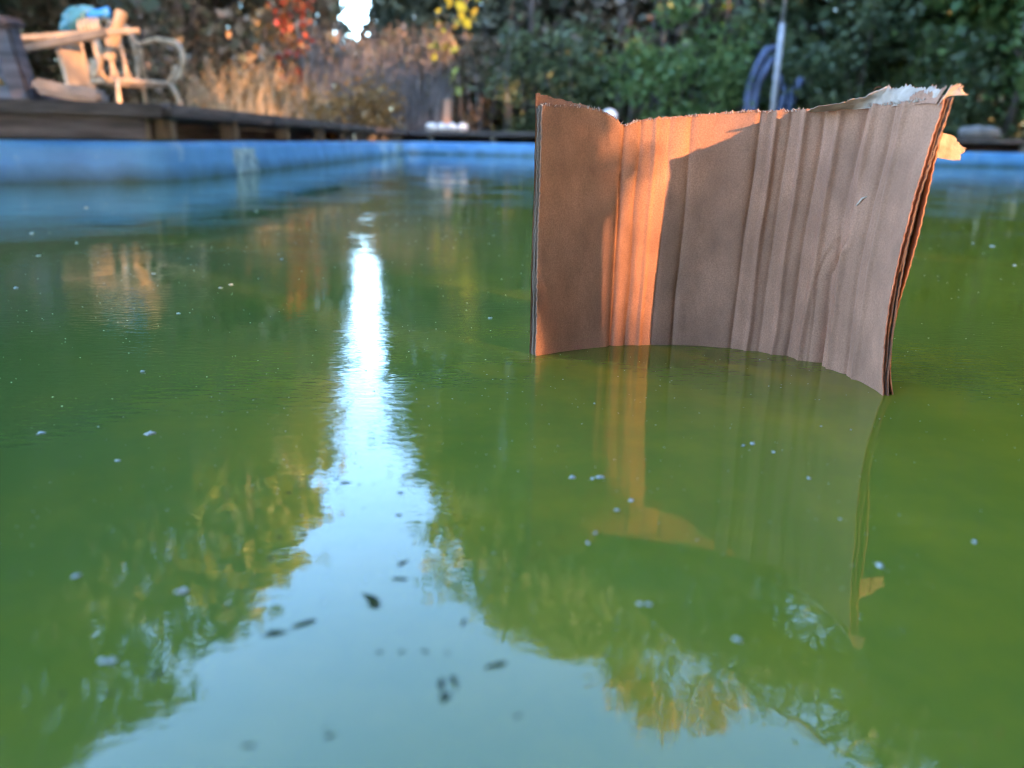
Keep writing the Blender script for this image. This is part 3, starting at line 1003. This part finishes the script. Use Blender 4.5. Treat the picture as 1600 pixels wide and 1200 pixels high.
# slim bare trunks standing in the thicket
for k, (x, y, r, h, lb) in enumerate([(-4.35, 9.6, .07, 3.6, 'slim bare trunk behind the wrought iron chair'), (.25, 12.6, .06, 4, 'slim trunk left of the cardboard'), (1.55, 12.4, .07, 4.5, 'slim brown trunk over the torn notch'),
                                      (2.2, 12.5, .06, 4.5, 'slim brown trunk above the middle of the cardboard'), (3.1, 12.2, .08, 4, 'grey brown trunk left of the blue tubes'), (6.0, 9.9, .05, 3, 'slim trunk near the grey rock')]):
    root = empty('slim_tree', (x, y, .1), lb, 'trunk', 'slim trunks in the thicket')
    tube('trunk', [(x + .06 * math.sin(i * 1.3 + k), y, .05 + h * i / 6) for i in range(7)], [r * (1 - .5 * i / 6) for i in range(7)], 'bark_pale' if k % 2 else 'bark', root, 8)
    V, F = [], []
    for i in range(5):
        z = h * (.35 + .13 * i)
        a = random.uniform(0, 6.28)
        tube_into(V, F, [(x, y, z), (x + .3 * math.cos(a), y + .3 * math.sin(a), z + .3), (x + .6 * math.cos(a), y + .6 * math.sin(a), z + .8)], [.02, .013, .004], 5)
    link('branches', pydata('branches', V, F, True), 'bark', root)

# uncountable stems: grey reeds and dry grass
def stalks(name, label, cat, n, xr, yr, hr, m, rad, bend):
    V, F = [], []
    for i in range(n):
        x, y = random.uniform(*xr), random.uniform(*yr)
        h = random.uniform(*hr)
        dx, dy = random.gauss(0, bend), random.gauss(0, bend)
        tube_into(V, F, [(x, y, .06), (x + dx * .3, y + dy * .3, h * .55), (x + dx, y + dy, h)], [rad, rad * .7, rad * .2], 4, False)
    tag(link(name, pydata(name, V, F), m), label, cat, kind='stuff')
stalks('reed_stems', 'mass of thin grey upright reeds below the sky gap', 'reeds', 520, (-3.2, -.9), (11.0, 12.6), (.9, 1.75), 'reed', .010, .10)
stalks('dry_grass', 'dry straw coloured grass catching warm sun behind the left deck', 'grass', 520, (-3.5, -2.35), (7.8, 10.4), (.35, 1.0), 'straw', .007, .16)
stalks('dry_stems', 'thin brown stems in the dark thicket behind the far deck', 'stems', 70, (-.8, 6), (11.0, 12.4), (.8, 2.4), 'reed', .008, .2)

# ------------------------------------------------------------------ things on and behind the far deck
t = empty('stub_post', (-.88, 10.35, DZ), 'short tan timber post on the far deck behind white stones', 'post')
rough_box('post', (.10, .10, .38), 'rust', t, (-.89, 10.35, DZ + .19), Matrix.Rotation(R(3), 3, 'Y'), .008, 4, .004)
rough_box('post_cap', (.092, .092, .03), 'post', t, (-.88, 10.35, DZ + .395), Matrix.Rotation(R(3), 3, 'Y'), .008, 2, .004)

def stone(name, loc, size, m, label, cat, sd, group=None, sub=3, amp=.18):
    bm = bmesh.new()
    bmesh.ops.create_icosphere(bm, subdivisions=sub, radius=1)
    for v in bm.verts:
        k = 1 + amp * noise.noise(v.co * 1.5 + Vector((sd, 0, 0))) + amp * .5 * noise.noise(v.co * 3.4 + Vector((0, sd, 0)))
        v.co = Vector((v.co.x * size[0], v.co.y * size[1], max(-.8, v.co.z) * size[2])) * k
    o = link(name, bm_mesh(name, bm, True), m, None, loc)
    return tag(o, label, cat, group)
for i, (x, w, lb) in enumerate([(-1.06, .075, 'leftmost white stone in the row at the tan post'), (-.94, .06, 'second white stone from the left at the tan post'), (-.82, .07, 'third white stone from the left at the tan post'), (-.68, .075, 'rightmost white stone in the row at the tan post')]):
    stone('white_stone', (x, 10.12, DZ + .045), (w, .07, .058), 'stone_white', lb, 'stone', i * 3.3, 'white stones at the tan post')
stone('grey_rock', (4.85, 8.5, DZ + .06), (.22, .15, .075), 'stone_grey', 'flat grey rock on the far deck at the right edge', 'rock', 17.0, amp=.25)
t = empty('bollard', (1.11, 9.75, DZ), 'white round knob on a short stem peeking over the torn notch', 'bollard')
tube('stem', [(1.11, 9.75, DZ), (1.11, 9.75, DZ + .12)], .05, 'white_plastic', t, 12)
bm = bmesh.new()
bmesh.ops.create_uvsphere(bm, u_segments=20, v_segments=14, radius=.10)
link('knob', bm_mesh('knob', bm, True), 'white_plastic', t, (1.11, 9.75, DZ + .185))

t = empty('tube_frame', (3.4, 10.6, .1), 'bent faded blue plastic tubes standing left of the grey pole', 'tube frame')
for k, (x, dx, top) in enumerate([(2.98, .14, 1.32), (3.07, .12, 1.20), (3.42, -.05, 1.0), (3.55, .05, .95)]):
    tube('bent_tube', [(x, 10.6, .1), (x, 10.6, .6), (x + dx * .15, 10.6, .9), (x + dx * .6, 10.6, top - .18), (x + dx * 1.3, 10.6, top), (x + dx * 2.2, 10.65, top + .03)], .055, 'blue_tube', t, 12)
t = empty('metal_pole', (3.13, 9.98, .1), 'thin grey metal pole rising behind the cardboard', 'pole')
tube('pole', [(3.13, 9.98, .1), (3.13, 9.98, 1.55)], .036, 'grey_metal', t, 12)
tube('upper_pole', [(3.13, 9.98, 1.55), (3.13, 9.98, 3.2)], .022, 'grey_metal', t, 10)
tube('base_collar', [(3.13, 9.98, .1), (3.13, 9.98, .2)], .055, 'grey_metal', t, 12)

# ------------------------------------------------------------------ junk on the left deck and the iron chair
def arc(c, r, a0, a1, n, ax1=Vector((1, 0, 0)), ax2=Vector((0, 0, 1)), spiral=0):
    out = []
    for i in range(n + 1):
        t = i / n
        a = R(a0 + (a1 - a0) * t)
        rr = r * (1 - spiral * t)
        out.append(Vector(c) + ax1 * (rr * math.cos(a)) + ax2 * (rr * math.sin(a)))
    return out

CH = Vector((-2.54, 5.4, .1))
t = empty('iron_chair', tuple(CH), 'wrought iron garden chair with scrolled arms behind the left deck', 'chair')
fx = Vector((.76, -.65, 0)).normalized()       # chair faces right, towards the pool
sx_ = Vector((.65, .76, 0)).normalized()
up = Vector((0, 0, 1))
def cp(f, s, z): return CH + fx * f + sx_ * s + up * z
seat_z = .385
tube('seat_ring', [cp(.23 * math.cos(a), .23 * math.sin(a), seat_z) for a in np.linspace(0, 2 * math.pi, 29)], .014, 'iron', t, 8)
for k in range(5):
    s = -.16 + .08 * k
    w = math.sqrt(.23 ** 2 - s * s)
    tube('seat_bar', [cp(-w, s, seat_z), cp(w, s, seat_z)], .007, 'iron', t, 6)
for f, s in ((.19, .17), (.19, -.17), (-.17, .16), (-.17, -.16)):
    tube('leg', [cp(f, s, seat_z), cp(f * 1.22, s * 1.12, seat_z - .07), cp(f * 1.35, s * 1.2, seat_z - .2), cp(f * 1.42, s * 1.25, 0)], .013, 'iron', t, 8)
# back: long ovals leaning backwards
for k, s in enumerate((-.13, -.045, .045, .13)):
    pts = []
    for a in np.linspace(0, 2 * math.pi, 25):
        z = .20 + .185 * math.sin(a)
        pts.append(cp(-.22 - .10 * (z / .46), s + .045 * math.cos(a), seat_z + z))
    tube('back_loop', pts, .0115, 'iron', t, 8)
tube('top_rail', [cp(-.21, -.20, seat_z), cp(-.27, -.21, seat_z + .25), cp(-.33, -.17, seat_z + .38), cp(-.345, 0, seat_z + .42), cp(-.33, .17, seat_z + .38), cp(-.27, .21, seat_z + .25), cp(-.21, .20, seat_z)], .015, 'iron', t, 8)
for s in (-.23, .23):
    a1 = [cp(-.27, s, seat_z + .28), cp(-.1, s * 1.1, seat_z + .30), cp(.08, s * 1.15, seat_z + .27)]
    a2 = arc(cp(.10, s * 1.15, seat_z + .15), .12, 88, -95, 10, fx, up)
    arm = tube('armrest', a1 + a2, .016, 'iron', t, 8)
    tube('scroll', arc(cp(.09, s * 1.15, seat_z + .075), .055, -60, 400, 18, fx, up, .75), .011, 'iron', arm, 8)
    tube('arm_strut', [cp(.10, s * 1.15, seat_z + .10), cp(.06, s * 1.05, seat_z + .04), cp(.03, s, seat_z)], .011, 'iron', arm, 8)
    tube('arm_strut', [cp(.10, s * 1.15, seat_z + .10), cp(.14, s * 1.05, seat_z + .04), cp(.15, s * .9, seat_z)], .011, 'iron', arm, 8)

def timber(name, label, cat, p0, p1, w, d, m, parts=None, rotdeg=0):
    p0, p1 = Vector(p0), Vector(p1)
    c = (p0 + p1) / 2
    rot = align(p1 - p0) @ Matrix.Rotation(R(rotdeg), 3, 'Z')
    o = rough_box(name, (w, d, (p1 - p0).length), m, None, tuple(c), rot, .006, 5, .004)
    return tag(o, label, cat)
t = empty('leaning_post', (-2.03, 3.4, DZ), 'thick weathered post with a cap leaning at the far left', 'post')
rough_box('post', (.085, .08, .30), 'plank', t, (-2.065, 3.4, DZ + .15), align(Vector((-.16, 0, 1))), .01, 5, .005)
rough_box('cap', (.15, .12, .04), 'plank', t, (-2.10, 3.4, DZ + .315), align(Vector((-.05, 0, 1))), .012, 3, .005)
timber('slanted_brace', 'dark slanted brace at the left edge beside the capped post', 'timber', (-2.0, 3.44, DZ + .01), (-2.40, 3.48, DZ + .33), .05, .05, 'plank')
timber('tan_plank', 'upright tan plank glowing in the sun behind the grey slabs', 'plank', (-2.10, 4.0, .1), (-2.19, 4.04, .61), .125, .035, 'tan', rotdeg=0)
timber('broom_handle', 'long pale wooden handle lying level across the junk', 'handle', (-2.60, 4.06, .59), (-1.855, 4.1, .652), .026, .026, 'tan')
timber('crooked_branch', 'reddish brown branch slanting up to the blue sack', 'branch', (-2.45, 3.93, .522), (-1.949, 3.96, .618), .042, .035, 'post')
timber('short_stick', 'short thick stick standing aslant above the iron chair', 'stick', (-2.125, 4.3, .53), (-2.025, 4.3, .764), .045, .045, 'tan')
for (nm, lb, pos, sz, rz, ry) in (('stone_slab', 'grey slab lying tilted on the deck in front of the tan plank', (-1.83, 3.36, DZ + .055), (.25, .22, .06), 20, 9),
                                  ('stone_slab', 'brownish slab half hidden behind the capped post', (-2.10, 3.52, DZ + .045), (.28, .20, .085), -12, -4)):
    o = rough_box(nm, sz, 'stone_grey' if rz > 0 else 'plank', None, pos, (Matrix.Rotation(R(rz), 3, 'Z') @ Matrix.Rotation(R(ry), 3, 'Y')), .016, 5, .012)
    tag(o, lb, 'slab')
# crumpled teal sack with a blue neck
t = empty('plastic_sack', (-2.16, 4.15, .63), 'crumpled teal plastic sack with bright blue neck on the junk', 'sack')
bm = bmesh.new()
bmesh.ops.create_icosphere(bm, subdivisions=4, radius=1)
for v in bm.verts:
    k = 1 + .28 * noise.noise(v.co * 1.8 + Vector((3, 0, 0))) + .13 * noise.noise(v.co * 5)
    v.co = Vector((v.co.x * .10, v.co.y * .08, v.co.z * .062)) * k
    v.co.z += .25 * v.co.x
link('sack', bm_mesh('sack', bm, True), 'teal_plastic', t, (-2.17, 4.15, .69))
tube('neck', [(-2.11, 4.13, .715), (-2.07, 4.12, .72), (-2.04, 4.12, .728), (-2.005, 4.12, .732)], [.035, .024, .018, .026], 'blue_plastic', t, 10)
V, F = [], []
for k in range(6):
    x0 = -2.14 + .018 * k
    tube_into(V, F, [(x0, 4.09, .70), (x0 + .008, 4.06, .66), (x0 + .02, 4.055, .62)], [.006, .007, .006], 5)
link('folded_straps', pydata('folded_straps', V, F, True), 'tan', t)

# ------------------------------------------------------------------ bits on the ice
crumb_meshes = []
for k in range(6):
    bm = bmesh.new()
    bmesh.ops.create_icosphere(bm, subdivisions=2, radius=1)
    for v in bm.verts:
        v.co *= 1 + .9 * noise.noise(v.co * 1.7 + Vector((k * 7, 0, 0))) + .25 * noise.noise(v.co * 4 + Vector((0, k * 5, 0)))
        v.co.z *= .45
    me = bm_mesh('frost_crumb', bm, True)
    me.materials.append(M['frost'])
    crumb_meshes.append(me)
CR = [(-0.263, 0.4, 3), (-0.203, 0.402, 4), (-0.262, 0.521, 3.6), (-0.12, 0.246, 3.2), (-0.164, 0.255, 2), (-0.022, 0.714, 3), (0.031, 0.353, 2.2), (0.045, 0.354, 2.2), (0.041, 0.352, 1.6), (0.13, 0.4, 1.6), (0.136, 0.403, 2), (0.144, 0.391, 1.8), (0.151, 0.357, 1.6), (0.057, 0.328, 1.8), (0.049, 0.318, 1.6), (0.037, 0.296, 1.4), (0.033, 0.287, 1.2), (0.048, 0.243, 1.4), (0.051, 0.243, 1.6), (0.078, 0.223, 1.6), (0.149, 0.273, 2.4), (0.199, 0.294, 2), (-0.202, 0.364, 1.8), (-0.321, 1.062, 3.6), (-0.437, 0.926, 3), (-0.126, 0.206, 2.2), (-0.129, 0.206, 1.8), (-0.539, 0.822, 4), (-0.652, 1.053, 4), (-0.674, 1.189, 3.6), (0.73, 1.124, 4), (0.833, 1.354, 4.5), (0.824, 1.397, 4), (-0.321, 0.863, 3.4), (-0.325, 0.843, 3), (-0.808, 1.298, 5), (-0.977, 1.785, 6), (-0.588, 1.779, 6), (-0.316, 0.71, 3)]
while len(CR) < 95:
    d = .24 * (12 ** random.random())
    a = random.uniform(-.6, .55)
    CR.append((d * math.tan(a), d, random.uniform(.4, 1.1) * (d / .5) ** .7))
for i, (x, y, s) in enumerate(CR):
    o = bpy.data.objects.new('frost_crumb', crumb_meshes[i % 6])
    o.location = (x, y, .0002)
    s *= .00055
    o.scale = (s * random.uniform(.8, 1.6), s * random.uniform(.8, 1.2), s)
    o.rotation_euler = (0, 0, random.uniform(0, 6.3))
    C.objects.link(o)
    tag(o, 'tiny white frost crumb lying on the green ice', 'frost crumb', 'frost crumbs scattered on the ice')
# finer frost nobody could count
V, F = [], []
for i in range(1700):
    d = .25 * (26 ** random.random())
    a = random.uniform(-.65, .62)
    x, y = d * math.tan(a), d
    if x < -1.2 or y > 7: continue
    s = random.uniform(.0002, .0006) * (d / .5) ** .75
    b = len(V)
    V += [(x - s, y, .0003), (x, y - s * .8, .0003), (x + s * 1.3, y, .0003), (x, y + s, .0003), (x, y, s * .8)]
    F += [(b, b + 1, b + 4), (b + 1, b + 2, b + 4), (b + 2, b + 3, b + 4), (b + 3, b, b + 4)]
tag(link('frost_specks', pydata('frost_specks', V, F), 'frost'), 'fine white frost specks dusted over the ice', 'frost', kind='stuff')

fleck_meshes = []  # dark flecks modelled in place of ice bumps that mirror the dark side
for k in range(5):
    V, F = [], []
    n = 9
    for i in range(n + 1):
        t = i / n
        w = math.sin(math.pi * min(1, t * .96 + .02)) ** .8 * (.30 + .1 * math.sin(k * 3 + t * 5))
        for s in (-1, 0, 1):
            V.append((t - .5 + .05 * math.sin(k + s + t * 7), s * w + .08 * math.sin(t * 4 + k), .10 * math.sin(t * 3 + k) + .14 * abs(s) * w + .12))
    for i in range(n):
        for s in range(2):
            a = i * 3 + s
            F.append((a, a + 3, a + 4, a + 1))
    me = pydata('leaf_fragment', V, F, True)
    me.materials.append(M['dark_leaf'])
    fleck_meshes.append(me)
FR = [(-0.0786, 0.222, 8, 0.3), (-0.0704, 0.2277, 9, 0.7), (-0.0338, 0.2143, 5, 0.9), (-0.0236, 0.2136, 9, -0.1), (-0.0434, 0.2127, 6, 0.2), (-0.0201, 0.1984, 6, 1.7), (-0.0163, 0.1994, 7, 2.0), (-0.0187, 0.1936, 8, 1.6), (-0.0116, 0.1882, 6, 0.3), (-0.0528, 0.1781, 5, 0.1), (-0.0493, 0.1757, 4, 0.6), (-0.0706, 0.1716, 5, 0.2), (-0.0508, 0.3324, 6, 0.2), (-0.0701, 0.341, 8, 0.1), (-0.0656, 0.3139, 5, 2.0), (-0.0802, 0.342, 6, 0.3), (-0.0854, 0.347, 5, 0.8), (-0.0482, 0.3096, 6, 0.2), (-0.0442, 0.2972, 6, 0.7), (-0.0422, 0.2905, 6, 0.6), (-0.0419, 0.2688, 6, 0.9), (-0.0415, 0.2571, 7, 0.1), (-0.0469, 0.2391, 8, 0.0), (-0.0551, 0.2397, 5, 2.4), (0.0017, 0.1845, 6, 0.2), (-0.0501, 0.2439, 9, 2.5), (-0.0035, 0.2074, 8, 0.5), (-0.1035, 0.3303, 6, 0.3), (-0.0174, 0.2202, 4, 0.8)]
for k in range(26):
    yy = random.uniform(.19, .36)
    xl, xr = np.interp(yy, [.19, .25, .32, .36], [-.115, -.092, -.098, -.095]), np.interp(yy, [.19, .25, .32, .36], [.012, -.03, -.04, -.052])
    FR.append((float(random.choice((xl, xr)) + random.gauss(0, .006)), yy, random.uniform(2.5, 6), random.uniform(0, 3)))
for i, (x, y, s, rz) in enumerate(FR):
    o = bpy.data.objects.new('leaf_fragment', fleck_meshes[i % 5])
    s *= .00105
    o.location = (x, y, -.0002)
    o.scale = (s, s * .45, s * .3)
    o.rotation_euler = (0, 0, rz)
    C.objects.link(o)
    tag(o, 'small dark leaf fragment frozen in the ice at the sky reflection', 'leaf fragment', 'leaf fragments in the near ice')
